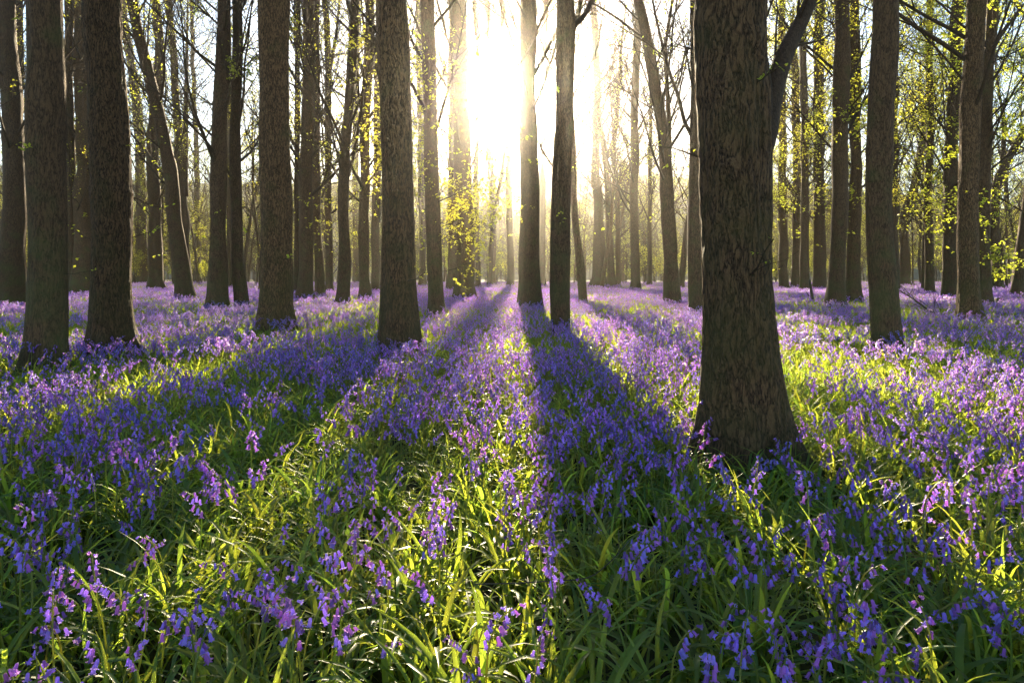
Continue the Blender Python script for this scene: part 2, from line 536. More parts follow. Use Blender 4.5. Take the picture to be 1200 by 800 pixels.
def tree(label, yb, w, pts, top_w=None, H=None, rugged=False, clear=None, forks=(), sprays=(), leaves=None, limbs=(), flare=0.45,
         burrs=(), cat='tree', name='tree', group='trees standing among the bluebells', leafy=1.0, Y=None, depth=0.0):
    """pts: (x,y) picture points up the trunk; the base point is (pts[0][0], yb)"""
    r = np.random.default_rng(int(abs(pts[0][0]) * 7 + yb * 13))
    if Y is None:
        Y = F * (CZ - 0.12) / (yb - HY)
    sc = Y / F
    if yb > 370:
        w, top_w = w * 0.86, (top_w or w * 0.82) * 0.86
    base = at(pts[0][0], yb, Y)
    base[2] = float(gz(base[0], base[1])) - 0.06
    P = [base]
    for (x, y) in pts[1:]:
        P.append(at(x, y, Y))
    P = np.array(P)
    d_base = w * sc
    d_top = (top_w or w * 0.82) * sc
    vis = P[-1][2] - base[2]
    if H is None:
        H = max(11.0, min(22.0, 10 + d_base * 16)) * (0.9 + 0.25 * r.random())
    H = max(H, vis + 3)
    # extend past the frame
    dirn = norm(P[-1] - P[-2])
    dirn = norm(dirn + np.array([0, 0, 1.2]))
    nx = 5
    cur, dd = P[-1].copy(), dirn
    st = (H - vis) / nx
    ext = []
    for i in range(nx):
        dd = norm(dd + r.normal(size=3) * np.array([0.07, 0.09, 0.0]) + np.array([0, 0, 0.15]))
        cur = cur + dd * st
        ext.append(cur.copy())
    full = np.vstack([P, np.array(ext)])
    # gentle natural sway towards / away from the viewer
    hz = (full[:, 2] - base[2])
    full[:, 1] += np.sin(hz * 0.35 + r.random() * 6) * 0.02 * np.minimum(hz, 6)
    near = Y < 18
    nseg = 60
    C = resample(full, nseg)
    s = (C[:, 2] - base[2])
    rv = np.interp(s, [0, vis, H * 0.99], [d_base / 2, d_top / 2, 0.02])
    rv = rv * (1 + 0.04 * np.sin(s * 1.7 + r.random() * 6))
    root = bpy.data.objects.new(name, None)
    COL.objects.link(root)
    root.empty_display_size = 0.3
    root.location = base
    tag(root, label, cat, group)
    loc = C - base
    g = Geo()
    mat = M_BARK if rugged else M_BARKS
    if near:
        zc = min(vis + 1.2, H * 0.7)
        nfine = int(zc / (0.030 if Y < 9 else 0.05))
        zz = np.concatenate([np.linspace(0, zc, nfine), np.linspace(zc, s[-1], 16)[1:]])
        PF = np.stack([np.interp(zz, s, loc[:, j]) for j in range(3)], 1)
        RF = np.interp(zz, s, rv)
        for bz, bh in burrs:
            RF = RF * (1 + bh * np.exp(-((zz - bz * vis) / 0.06) ** 2))
        V, Q = trunk_geo(PF, RF, 150 if Y < 9 else 80, flare, (0.015 if rugged else 0.005), r)
        g.add(V, Q)
    else:
        zz = np.concatenate([np.linspace(0, 1.2, 10), np.linspace(1.2, s[-1], 90)[1:]])
        PF = np.stack([np.interp(zz, s, loc[:, j]) for j in range(3)], 1)
        wob = np.stack([vnoise(np.stack([zz * 0.55, np.full(len(zz), q * 7.3 + base[0]), np.full(len(zz), base[1])], 1)) - 0.5 for q in range(2)], 1)
        PF[:, :2] += wob * d_base * 0.28 * np.clip(zz, 0, 1)[:, None]
        RF = np.interp(zz, s, rv) * (1 + 0.16 * (vnoise(np.stack([zz * 1.7, np.full(len(zz), base[0]), np.full(len(zz), base[1] + 4)], 1)) - 0.5))
        V, Q = trunk_geo(PF, RF, 20, flare, 0.0, r)
        g.add(V, Q)
    # forks: extra stems (picture polylines, width)
    stems = [(loc, rv)]
    for fp, fw in forks:
        q = np.array([at(x, y, Y) for x, y in fp]) - base
        de = norm(q[-1] - q[-2])
        if q[-1][2] > 0.6 * vis:
            e2, dcur = [], norm(de + np.array([0, 0, 0.5]))
            c2 = q[-1].copy()
            for i in range(4):
                dcur = norm(dcur + r.normal(size=3) * 0.08 + np.array([0, 0, 0.12]))
                c2 = c2 + dcur * (H * 0.85 - q[-1][2]) / 4 if H * 0.85 > q[-1][2] else c2 + dcur * 0.5
                e2.append(c2.copy())
            q = np.vstack([q, e2])
        qc = resample(q, 36)
        rr = np.linspace(fw * sc / 2, 0.02, 36) if len(q) > len(fp) else np.linspace(fw * sc / 2, fw * sc / 6, 36)
        rr[:3] *= np.array([1.25, 1.12, 1.04])
        tubes(g, qc[None], rr[None], 14)
        stems.append((qc, rr))
    link('trunk', g.mesh('trunk', mat), root)
    # crown
    gb, gl = Geo(), Geo()
    far = Y > 28
    lv = leaves if leaves is not None else int((5200 if far else 3200) * leafy * (3.6 if pts[0][0] > 900 else 1.0))
    cl = clear if clear is not None else (0.20 if far else (0.24 if Y > 15 else max(0.42, min(0.8, (vis + 0.4) / H))))
    lsz = 0.05 if Y < 18 else 0.085
    for k, (sp, rad) in enumerate(stems):
        hh = sp[-1][2] - sp[0][2]
        if hh < 3:
            continue
        c2 = cl if k == 0 else (0.25 if clear is None else 0.5)
        open_ = abs(base[0]) < 8 and Y > 12          # the thin, open crowns the low sun shines through
        a, b = crown_geo(sp, rad, hh, c2, r, 24 if open_ else (30 if far else 24), 7, 5 if open_ else 6,
                         (lv // 3 if open_ else lv) // len(stems), lsz, 0.27 if far else 0.28, twig_r=0.003 if Y < 18 else (0.007 if open_ else 0.010) * (1.35 if Y > 45 else 1), limb_r=0.020 if Y > 45 else 0.010, sub_r=0.015 if Y > 45 else 0.007)
        for gg, src in ((gb, a), (gl, b)):
            for arr in src.v:
                pass
            off = gg.n
            gg.v += src.v
            gg.q += [x + off for x in src.q]
            gg.t += [x + off for x in src.t]
            gg.n += src.n
    # short shoots and dead stubs low on the trunk
    if Y < 45:
        vz = np.linspace(0.6, min(vis, H * 0.6), 30)
        tp = np.stack([np.interp(vz, s, loc[:, j]) for j in range(3)], 1)[None]
        tr = np.interp(vz, s, rv)[None]
        ns_ = int(r.integers(3, 7))
        S1, Q1 = children(tp, tr, ns_, 0.1, 1.0, (55, 95), 1.0, 6, 0.25, 0.16, 0.2, 0.003, 0.35, L=np.array([0.35 + 0.035 * Y * r.random()]), r=r)
        S1 += (S1[:, 1:2] - S1[:, :1]) * 0.0
        Q1 = np.maximum(Q1, 0.0035) * 1.0
        # start the shoots at the bark, not at the heart of the trunk
        dirs = norm((S1[:, 1] - S1[:, 0]) * np.array([1, 1, 0.2]))
        S1 = S1 + dirs[:, None, :] * (d_base * 0.33)
        tubes(gb, S1, Q1, 5)
        S2, Q2 = children(S1, Q1, 4, 0.2, 1.0, (25, 70), 0.55, 4, 0.1, 0.18, 0.6, 0.002, 0.4, r=r)
        tubes(gb, S2, Q2, 3)
        leaf_quads(gl, interp_on(S2, int(ns_ * 9), r), 0.006 * Y ** 0.9 + 0.01, r, 0.5)
    # sprays: low leafy boughs reaching to picture points
    more = []
    for (sx, sy, spread, nleaf) in sprays:
        for q in range(2):
            more.append((sx + r.normal() * spread * 0.45, sy + r.normal() * spread * 0.28, spread * (0.7 + 0.4 * r.random()), nleaf * 0.55))
    for (sx, sy, spread, nleaf) in more:
        tgt = at(sx, sy, Y + r.normal() * 0.03 * Y) - base
        zst = tgt[2] - 0.25 * abs(tgt[0] - np.interp(tgt[2], s, loc[:, 0])) - 0.1
        st_ = np.array([np.interp(zst, s, loc[:, j]) for j in range(3)])
        mid = (st_ + tgt) / 2 + r.normal(size=3) * 0.06
        ln = np.linalg.norm(tgt - st_)
        bough = resample([st_, mid, tgt], 8)[None]
        br = np.linspace(max(0.006, 0.010 * ln), 0.004, 8)[None]
        tubes(gb, bough, br, 5)
        spw = spread * sc * 1.35
        A1, B1 = children(bough, br, 9, 0.25, 1.0, (30, 80), 1.0, 5, -0.05, 0.18, 0.6, 0.0025, 0.4, L=np.array([spw * 0.9]), r=r)
        tubes(gb, A1, B1, 3)
        A2, B2 = children(A1, B1, 5, 0.2, 1.0, (30, 75), 0.6, 4, -0.1, 0.2, 0.6, 0.0002 * Y, 0.5, r=r)
        tubes(gb, A2, B2, 3)
        base_l = interp_on(A2, int(nleaf * (4.2 if pts[0][0] > 900 else 2.8)), r)
        leaf_quads(gl, base_l + r.normal(size=base_l.shape) * 0.02, 0.0066 * Y ** 0.9 if Y < 26 else 0.13, r, 0.5)
    for lp, w0, w1 in limbs:
        q = np.array([at(x, y, Y) for x, y in lp]) - base
        q[:, 1] += np.linspace(0, 0.5, len(q))
        qc = resample(q, 20)
        lr = np.linspace(w0 * sc / 2, w1 * sc / 2, 20)
        tubes(gb, qc[None], lr[None], 14)
        A1, B1 = children(qc[None], lr[None], 9, 0.3, 1.0, (25, 60), 0.6, 7, 0.3, 0.12, 0.4, 0.004, 0.3, r=r)
        tubes(gb, A1, B1, 5)
        A2, B2 = children(A1, B1, 6, 0.2, 1.0, (25, 60), 0.5, 5, 0.2, 0.15, 0.6, 0.003, 0.3, r=r)
        tubes(gb, A2, B2, 3)
    crown = link('crown', gb.mesh('crown', M_TWIG), root)
    if gl.n:
        link('foliage', gl.mesh('foliage', M_SPRING, False), crown)
    TREES.append((base[0], base[1], d_base))
    return root


def build_trees():
    T = tree
    # ---- left edge to centre
    T('straight dark trunk cut by the left edge of the wood', 360, 27, [(12, 360), (12, 200), (9, 0)], 19)
    T('slim pole half hidden between the two leftmost big trunks', 345, 10, [(26, 345), (23, 120), (19, 0)], 9)
    T('broad smooth greenish trunk standing left of the rugged leaning one', 434, 46, [(54, 434), (54, 300), (52, 150), (52, 0)], 42, flare=0.35, burrs=((0.25, 0.02),))
    T('thin crooked stem showing between the broad greenish trunk and the rugged leaning trunk', 346, 10, [(86, 346), (85, 250), (79, 110), (80, 0)], 9)
    T('pale straight trunk tucked directly behind the rugged leaning trunk', 346, 19, [(98, 346), (97, 200), (95, 0)], 17)
    T('rugged dark trunk leaning left with a mossy flared foot and knobs', 419, 47, [(133, 419), (131, 330), (130, 220), (122, 100), (114, 0)], 50, rugged=True, flare=0.7, burrs=((0.48, 0.05), (0.93, 0.05)))
    T('thin trunk wearing a column of bright yellow leaves', 333, 13, [(165, 333), (165, 200), (159, 112), (148, 34), (145, 0)], 8,
      sprays=[(166, 155, 30, 150), (160, 135, 30, 150), (165, 225, 30, 120), (178, 232, 30, 90)])
    T('straight upright trunk beside the strongly slanting one', 341, 15, [(183, 341), (181, 230), (181, 140), (186, 60), (181, 0)], 9)
    T('slanting trunk that bends away to the upper left', 352, 18, [(218, 352), (208, 281), (194, 169), (181, 101), (166, 50), (156, 0)], 11)
    T('twin stemmed tree rising just behind the slanting trunk', 338, 11, [(220, 338), (213, 200), (203, 84), (198, 0)], 7, forks=[([(216, 230), (218, 120), (220, 0)], 8)])
    T('very thin bare stem right of the twin stemmed tree', 331, 7, [(232, 331), (230, 190), (226, 73), (223, 0)], 4)
    T('slender upright trunk with smooth sides, left of a wavy companion', 362, 19, [(256, 362), (258, 220), (260, 110), (261, 0)], 15)
    T('wavy slender trunk curving out at the foot beside its upright companion', 361, 14, [(284, 361), (280, 300), (276, 225), (275, 112), (276, 0)], 12,
      sprays=[(272, 70, 26, 60)])
    T('faint thin stem between the upright slender trunk and its wavy companion', 338, 7, [(269, 338), (269, 200), (268, 0)], 6)
    T('dark straight broad trunk with fine bark and wide flared foot', 388, 38, [(323, 388), (325, 300), (321, 150), (319, 0)], 40, rugged=True, flare=0.5)
    T('thin pale pole just right of the broad dark flared trunk', 346, 7, [(347, 346), (348, 200), (349, 0)], 6)
    T('straight trunk with a few leaf sprays, between the flared trunk and thin poles', 352, 16, [(357, 352), (358, 225), (360, 110), (361, 0)], 14,
      sprays=[(352, 30, 30, 50), (372, 240, 36, 50)])
    T('thin pole with a lean to the left, second right of the leafy straight trunk', 349, 11, [(375, 349), (371, 230), (370, 100), (369, 0)], 8)
    T('narrow straight pole standing before the paired hazy stems', 344, 9, [(386, 344), (385, 169), (384, 50), (380, 0)], 7, forks=[([(385, 90), (394, 40), (398, 0)], 5)])
    T('dark trunk leaning right as it rises, thicker than the poles around it', 357, 15, [(402, 357), (404, 225), (409, 112), (415, 0)], 10,
      forks=[([(404, 225), (420, 150), (428, 60)], 4)])
    T('faint distant stem right of the dark right leaning trunk', 332, 8, [(418, 332), (417, 200), (419, 0)], 6)
    T('straight trunk close to the left of the broad central trunk', 352, 13, [(428, 352), (428, 169), (434, 56), (433, 0)], 10, sprays=[(436, 140, 40, 50)])
    T('thin dark stem almost touching the left side of the broad central trunk', 343, 10, [(439, 343), (441, 200), (444, 60), (446, 0)], 8)
    T('broad straight trunk left of the sunlit gap, bright on its right edge', 418, 46, [(469, 418), (467, 300), (463, 150), (457, 0)], 40, rugged=True, flare=0.25)
    T('hazy thin stem behind the right edge of the broad central trunk', 336, 8, [(495, 336), (494, 200), (490, 0)], 7)
    T('sunlit trunk draped with sprays of pale glowing leaves', 373, 22, [(513, 373), (508, 280), (506, 225), (504, 112), (501, 0)], 18,
      sprays=[(480, 40, 80, 150), (500, 95, 80, 150), (530, 185, 80, 190), (545, 225, 80, 230), (525, 255, 80, 210), (555, 250, 60, 150), (540, 155, 70, 140), (475, 130, 60, 110), (548, 285, 50, 90), (465, 175, 60, 90), (520, 120, 80, 120)])
    T('slim trunk left of the sun, half veiled by glowing leaves', 352, 21, [(545, 352), (543, 225), (541, 112), (538, 0)], 17,
      sprays=[(562, 190, 60, 130), (525, 100, 80, 150), (566, 265, 50, 110), (515, 40, 80, 120)])
    T('faint trunk behind the veil of glowing leaves', 341, 13, [(532, 341), (531, 200), (530, 0)], 9)
    T('hazy forked thin tree straight below the sun', 334, 8, [(576, 334), (577, 240), (572, 150), (574, 60), (570, 0)], 6, H=29, forks=[([(577, 250), (588, 205), (594, 120), (590, 0)], 5)], leafy=0.5, clear=0.66)
    T('faint thin pole right below the sun, left of the tall shadow casting trunk', 336, 8, [(598, 336), (596, 190), (592, 80), (588, 0)], 6, H=28, leafy=0.5, clear=0.66)
    T('slight hazy sapling in the bright gap left of the hazy forked tree', 337, 6, [(560, 337), (558, 200), (562, 90), (556, 0)], 5, H=26, leafy=0.5, clear=0.66)
    T('tall straight trunk under the sun casting the long central shadow', 363, 24, [(621, 363), (621, 250), (620, 150), (619, 0)], 18, flare=0.3, leafy=0.3)
    T('faint thin pole between the two sunlit central trunks', 336, 8, [(635, 336), (636, 200), (638, 60), (640, 0)], 6, H=28, leafy=0.5, clear=0.66)
    T('sunlit leaning trunk with swollen foot and a limb off to the right', 391, 26, [(657, 391), (656, 300), (657, 225), (661, 112), (662, 0)], 23, flare=0.15,
      limbs=[([(663, 60), (672, 30), (690, 5), (705, -40)], 9, 4)], leafy=0.3)
    T('thin stem leaning left behind the sunlit trunk with swollen foot', 360, 10, [(685, 360), (680, 310), (674, 253), (671, 169), (668, 60)], 7, leafy=0.4)
    # ---- between sun and the big right trunk
    T('short thick hazy trunk beside the burred forking tree', 337, 14, [(702, 337), (702, 235), (698, 200), (700, 100), (697, 0)], 5)
    T('thin tree with a burr where it forks into two upright stems', 337, 9, [(717, 337), (713, 233), (709, 180), (701, 130), (697, 56), (694, 0)], 5,
      forks=[([(711, 185), (722, 150), (728, 56), (735, 0)], 5)], burrs=((0.3, 0.3),))
    T('wispy stem just right of the burred forking tree', 336, 6, [(724, 336), (724, 250), (720, 170), (727, 80)], 4, forks=[([(724, 280), (738, 200), (742, 120)], 3)])
    T('straight thin trunk in the gap between the burred and the curving trees', 340, 10, [(744, 340), (744, 169), (745, 80), (748, 0)], 8)
    T('very slim pole left of the curving dark trunk', 336, 6, [(761, 336), (762, 200), (763, 100)], 4)
    T('dark curving trunk that sweeps to the upper left and forks', 360, 17, [(789, 360), (785, 281), (776, 169), (765, 101), (756, 45), (748, 0)], 11,
      forks=[([(784, 240), (784, 140), (780, 60), (788, 0)], 7)])
    T('thin diagonal stem crossing just left of the great fissured trunk', 340, 8, [(797, 340), (803, 280), (813, 214), (818, 150)], 6)
    T('trunk peeping out from behind the left side of the great fissured trunk', 369, 22, [(821, 369), (817, 280), (818, 150), (820, 0)], 18)
    T('great fissured brown trunk, widest in the wood, standing nearest', 530, 93, [(873, 530), (867, 400), (862, 250), (858, 110), (855, 0)], 88, rugged=True, flare=0.5, H=15,
      limbs=[([(876, 205), (902, 160), (919, 103), (943, 45), (970, 0), (1010, -80)], 32, 14), ([(882, 190), (903, 120), (908, 60), (908, 0), (912, -80)], 24, 18)],
      burrs=((0.55, 0.03), (0.80, 0.035)))
    T('thin hazy trunk first to the right of the great fissured trunk', 339, 10, [(918, 339), (917, 170), (915, 0)], 8, sprays=[(925, 238, 50, 60)])
    T('thin hazy trunk second to the right of the great fissured trunk', 337, 10, [(933, 337), (935, 200), (930, 60)], 8)
    T('thin trunk just left of the upright dead stem', 342, 10, [(943, 342), (944, 169), (940, 40)], 8, sprays=[(930, 232, 60, 80)])
    T('pale trunk just right of the upright dead stem', 340, 13, [(960, 340), (960, 170), (960, 0)], 10)
    T('straight dark trunk with a slight ankle, right of the dead stem', 361, 18, [(979, 361), (983, 225), (984, 112), (985, 0)], 18, sprays=[(990, 140, 50, 70)])
    T('leafy trunk standing close beside the straight dark one', 355, 15, [(1000, 355), (1000, 225), (1002, 112), (1005, 0)], 10, sprays=[(1006, 150, 50, 100), (995, 200, 50, 80), (1012, 110, 40, 70)])
    T('stout smooth trunk bowed slightly leftwards, right of the great fissured trunk', 410, 34, [(1039, 410), (1034, 340), (1028, 250), (1029, 130), (1034, 0)], 32, rugged=False, flare=0.25)
    T('trunk hidden behind the right edge of the stout bowed trunk', 342, 15, [(1044, 342), (1045, 170), (1047, 0)], 12)
    T('leaning leafy tree between the bowed trunk and the slim dark one', 335, 11, [(1059, 335), (1062, 250), (1074, 214), (1082, 150)], 7,
      sprays=[(1070, 235, 60, 160), (1058, 270, 50, 130), (1085, 200, 60, 160), (1055, 225, 50, 110), (1075, 180, 70, 120)])
    T('slim dark trunk with spring leaves, left of the knobbly forked pair', 347, 10, [(1090, 347), (1088, 253), (1091, 169), (1089, 84), (1088, 0)], 7,
      sprays=[(1075, 40, 80, 160), (1100, 70, 70, 140), (1080, 100, 70, 120), (1105, 20, 70, 140), (1100, 130, 50, 80)])
    T('straight trunk just left of the dark forked trunk', 350, 16, [(1113, 350), (1115, 197), (1118, 84), (1122, 0)], 12, sprays=[(1112, 255, 50, 110), (1106, 190, 50, 90)])
    T('dark heavy trunk with spreading foot near the fallen brushwood', 378, 25, [(1136, 378), (1136, 225), (1138, 112), (1143, 0)], 24, flare=0.6, rugged=True)
    T('leaf clad trunk close behind the dark heavy one, throwing a limb right', 361, 16, [(1153, 361), (1150, 225), (1153, 112), (1163, 0)], 12,
      limbs=[([(1153, 75), (1170, 50), (1190, 25), (1212, 0)], 7, 3)], sprays=[(1160, 60, 50, 110), (1165, 150, 50, 110), (1150, 240, 40, 80), (1160, 300, 40, 120), (1165, 20, 50, 100)])
    T('crooked forking thin tree with yellow leaves near the right edge', 340, 12, [(1168, 340), (1167, 236), (1176, 197), (1195, 163), (1215, 120)], 7,
      forks=[([(1172, 215), (1176, 150), (1168, 90)], 5)], sprays=[(1172, 300, 50, 130), (1180, 180, 60, 110), (1165, 245, 50, 90)])
    T('leaning dark trunk at the right edge of the wood', 350, 13, [(1190, 350), (1198, 275), (1206, 200), (1212, 60)], 10)


# ------------------------------------------------------------------ variants for farther trees
def make_variant(seed, H, d, leaves, clear, lean=0.06, lr=0.24, nl=20):
    r = np.random.default_rng(seed)
    pts = [np.array([0, 0, -0.1])]
    cur, dd = pts[0].copy(), norm(np.array([r.normal() * lean, r.normal() * lean, 1.0]))
    for i in range(7):
        dd = norm(dd + r.normal(size=3) * np.array([0.06, 0.06, 0]) + np.array([0, 0, 0.12]))
        cur = cur + dd * H / 7
        pts.append(cur.copy())
    C = resample(pts, 40)
    rv = np.interp(np.linspace(0, 1, 40), [0, 0.05, 0.5, 1], [d * 0.62, d * 0.5, d * 0.36, 0.02])
    g = Geo()
    tubes(g, C[None], rv[None], 10)
    if r.random() < 0.6:
        i = int(14 + r.random() * 8)
        q = [C[i]]
        c2, d2 = C[i].copy(), norm(np.array([r.normal() * 0.35, r.normal() * 0.35, 1.0]))
        for k in range(5):
            d2 = norm(d2 + np.array([0, 0, 0.2]) + r.normal(size=3) * 0.06)
            c2 = c2 + d2 * (H * 0.9 - C[i][2]) / 5
            q.append(c2.copy())
        qc = resample(q, 24)
        tubes(g, qc[None], np.linspace(rv[i] * 0.75, 0.02, 24)[None], 8)
    tm = g.mesh('trunk', M_BARKS)
    gb, gl = crown_geo(C, rv, H, clear, r, nl, 7, 6, leaves, 0.09, lr, twig_r=0.014, limb_r=0.022, sub_r=0.017)
    return tm, gb.mesh('crown', M_TWIG), gl.mesh('foliage', M_SPRING, False)


def build_far_trees():
    V = [make_variant(100 + i, 13 + 1.1 * i, 0.22 + 0.03 * (i % 4), 2800 + 800 * (i % 3), 0.14 + 0.04 * (i % 4), nl=28) for i in range(7)]
    r = np.random.default_rng(77)
    protos = []
    zones = [('thin hazy tree in the far ranks left of the sun', 'far trees left of the sun'),
             ('thin hazy tree in the far ranks between the sun and the great fissured trunk', 'far trees right of the sun'),
             ('thin hazy tree in the far ranks right of the great fissured trunk', 'far trees at the right')]
    n = 0
    used = [(b[0], b[1]) for b in TREES]
    tries = 0
    while n < 120 and tries < 6000:
        tries += 1
        Y = 42 + 62 * r.random() ** 0.8
        px = -20 + 1240 * r.random()
        X = (px - CX) / F * Y
        if Y < 72 and ((abs(X) < 6 and r.random() < 0.6) or (abs(px - 604) < 75 and r.random() < 0.75)):
            continue
        if any((X - a) ** 2 + (Y - b) ** 2 < 2.6 ** 2 for a, b in used):
            continue
        used.append((X, Y))
        z = zones[0 if px < 604 else (1 if px < 866 else 2)]
        k = int(r.integers(0, len(V)))
        root = bpy.data.objects.new('tree', None)
        COL.objects.link(root)
        root.location = (X, Y, float(gz(X, Y)))
        root.rotation_euler = (0, 0, r.random() * 6.28)
        sc = 0.75 + 0.4 * r.random()
        root.scale = (sc, sc, sc)
        tag(root, z[0], 'tree', z[1])
        if k not in [p[0] for p in protos]:
            t = link('trunk', V[k][0], root)
            c = link('crown', V[k][1], root)
            f = link('foliage', V[k][2], c)
            protos.append((k, t, c, f))
        else:
            _, t0, c0, f0 = [p for p in protos if p[0] == k][0]
            t, c, f = t0.copy(), c0.copy(), f0.copy()
            for o, p in ((t, root), (c, root), (f, c)):
                COL.objects.link(o)
                o.parent = p
        n += 1
    # the wood beyond reads as one mass
    W = []
    for i, (tm, cm, fm) in enumerate(V):
        W.append([tm, cm, fm])
    pts, rot, scl, idx = [], [], [], []
    for i in range(480):
        Y = 104 + 85 * r.random()
        X = (r.random() * 2 - 1) * (Y * 0.95 + 10)
        pts.append((X, Y, -0.1)); rot.append((0, 0, r.random() * 6.28)); scl.append(0.65 + 0.45 * r.random()); idx.append(int(r.integers(0, len(V))))
    B = [make_variant(300 + i, 4.5 + 1.2 * i, 0.10, 3600, 0.05, 0.12, 0.5, 16) for i in range(4)]
    for i in range(230):
        Y = 74 + 60 * r.random()
        X = (r.random() * 2 - 1) * (Y * 0.9 + 8)
        pts.append((X, Y, -0.1)); rot.append((0, 0, r.random() * 6.28)); scl.append(0.6 + 0.7 * r.random()); idx.append(len(V) + int(r.integers(0, 4)))
    for i in range(520):
        Y = 200 + 125 * r.random()
        X = (r.random() * 2 - 1) * Y * 0.9
        pts.append((X, Y, float(hill_z(np.array([X]), np.array([Y]))[0]) - 0.4)); rot.append((0, 0, r.random() * 6.28)); scl.append(0.6 + 0.4 * r.random()); idx.append(int(r.integers(0, len(V) + 4)))
    srcs = []
    for tm, cm, fm in V + B:
        srcs.append(join_meshes('distant_tree', [tm, cm, fm]))
    o = scatter('distant_wood', srcs, np.array(pts), np.array(rot), np.array(scl), np.array(idx))
    tag(o, 'hazy mass of distant woodland behind all the single trees', 'woodland', kind='stuff')


def join_meshes(name, meshes):
    """one mesh with the material slots of all"""
    vs, loops, starts, mats, mi, sm = [], [], [], [], [], []
    off = lo = 0
    for k, me in enumerate(meshes):
        n = len(me.vertices)
        co = np.empty(n * 3, np.float32); me.vertices.foreach_get('co', co)
        li = np.empty(len(me.loops), np.int32); me.loops.foreach_get('vertex_index', li)
        ls_ = np.empty(len(me.polygons), np.int32); me.polygons.foreach_get('loop_start', ls_)
        s_ = np.empty(len(me.polygons), bool); me.polygons.foreach_get('use_smooth', s_)
        vs.append(co); loops.append(li + off); starts.append(ls_ + lo); mi.append(np.full(len(ls_), k, np.int32)); sm.append(s_)
        mats.append(me.materials[0])
        off += n; lo += len(li)
    me = bpy.data.meshes.new(name)
    v = np.concatenate(vs)
    me.vertices.add(len(v) // 3); me.vertices.foreach_set('co', v)
    l = np.concatenate(loops); me.loops.add(len(l)); me.loops.foreach_set('vertex_index', l)
    s = np.concatenate(starts); me.polygons.add(len(s)); me.polygons.foreach_set('loop_start', s)
    for m in mats:
        me.materials.append(m)
    me.polygons.foreach_set('material_index', np.concatenate(mi))
    me.polygons.foreach_set('use_smooth', np.concatenate(sm))
    me.update(calc_edges=True)
    return me


# ------------------------------------------------------------------ scattering (ground cover that nobody could count)
_nscat = [0]


def scatter(name, meshes, P, ROT, S, IDX):
    src = bpy.data.collections.new('source_' + name)
    for i, me in enumerate(meshes):
        o = bpy.data.objects.new('%s_source_%02d' % (name, i), me)
        src.objects.link(o)
    me = bpy.data.meshes.new(name)
    me.vertices.add(len(P))
    me.vertices.foreach_set('co', np.asarray(P, np.float32).ravel())
    a = me.attributes.new('rot', 'FLOAT_VECTOR', 'POINT'); a.data.foreach_set('vector', np.asarray(ROT, np.float32).ravel())
    a = me.attributes.new('scl', 'FLOAT', 'POINT'); a.data.foreach_set('value', np.asarray(S, np.float32).ravel())
    a = me.attributes.new('idx', 'INT', 'POINT'); a.data.foreach_set('value', np.asarray(IDX, np.int32).ravel())
    ob = link(name, me)
    ng = bpy.data.node_groups.new('scatter_' + name, 'GeometryNodeTree')
    ng.interface.new_socket('Geometry', in_out='INPUT', socket_type='NodeSocketGeometry')
    ng.interface.new_socket('Geometry', in_out='OUTPUT', socket_type='NodeSocketGeometry')
    N, L = ng.nodes, ng.links
    gi, go = N.new('NodeGroupInput'), N.new('NodeGroupOutput')
    ci = N.new('GeometryNodeCollectionInfo')
    ci.inputs['Collection'].default_value = src
    ci.inputs['Separate Children'].default_value = True
    ci.inputs['Reset Children'].default_value = True
    ip = N.new('GeometryNodeInstanceOnPoints')
    ip.inputs['Pick Instance'].default_value = True

    def attr(nm, t):
        n = N.new('GeometryNodeInputNamedAttribute')
        n.data_type = t
        n.inputs['Name'].default_value = nm
        return n.outputs['Attribute']
    er = N.new('FunctionNodeEulerToRotation')
    L.new(attr('rot', 'FLOAT_VECTOR'), er.inputs[0])
    L.new(gi.outputs[0], ip.inputs['Points'])
    L.new(ci.outputs[0], ip.inputs['Instance'])
    L.new(attr('idx', 'INT'), ip.inputs['Instance Index'])
    L.new(er.outputs[0], ip.inputs['Rotation'])
    L.new(attr('scl', 'FLOAT'), ip.inputs['Scale'])
    L.new(ip.outputs[0], go.inputs[0])
    md = ob.modifiers.new('scatter', 'NODES')
    md.node_group = ng
    return ob


# ------------------------------------------------------------------ bluebells
def bell_geo(k=12, lod=0, open_=1.0):
    """one nodding bell hanging along -Z from the origin, six recurved petal tips"""
    L = 0.019
    if lod == 0:
        prof = [(0.0, 0.0012), (0.0015, 0.0028), (0.006, 0.0034), (0.012, 0.0034), (0.0155, 0.0042)]
        th = np.arange(k) * 2 * math.pi / k
        tip = (np.arange(k) % 2 == 0)
        rings = [np.stack([np.cos(th) * rr * (1 + 0.10 * tip), np.sin(th) * rr * (1 + 0.10 * tip), np.full(k, -z)], 1) for z, rr in prof]
        r2 = np.where(tip, 0.0066 * open_, 0.0045)
        z2 = np.where(tip, -0.0180, -0.0158)
        rings.append(np.stack([np.cos(th) * r2, np.sin(th) * r2, z2], 1))
        r3 = np.where(tip, 0.0082 * open_, 0.0045)
        z3 = np.where(tip, -0.0158, -0.0157)
        rings.append(np.stack([np.cos(th) * r3, np.sin(th) * r3, z3], 1))
    else:
        k = 5 if lod == 1 else 4
        th = np.arange(k) * 2 * math.pi / k
        prof = [(0.0, 0.0016), (0.010, 0.0040), (0.018, 0.0072)] if lod == 1 else [(0, 0.003), (0.018, 0.0072)]
        rings = [np.stack([np.cos(th) * rr, np.sin(th) * rr, np.full(k, -z)], 1) for z, rr in prof]
    n = len(rings)
    V = np.vstack(rings)
    i = np.arange(n * k).reshape(n, k)
    Q = np.stack([i[:-1], np.roll(i[:-1], -1, 1), np.roll(i[1:], -1, 1), i[1:]], -1).reshape(-1, 4)
    return V, Q


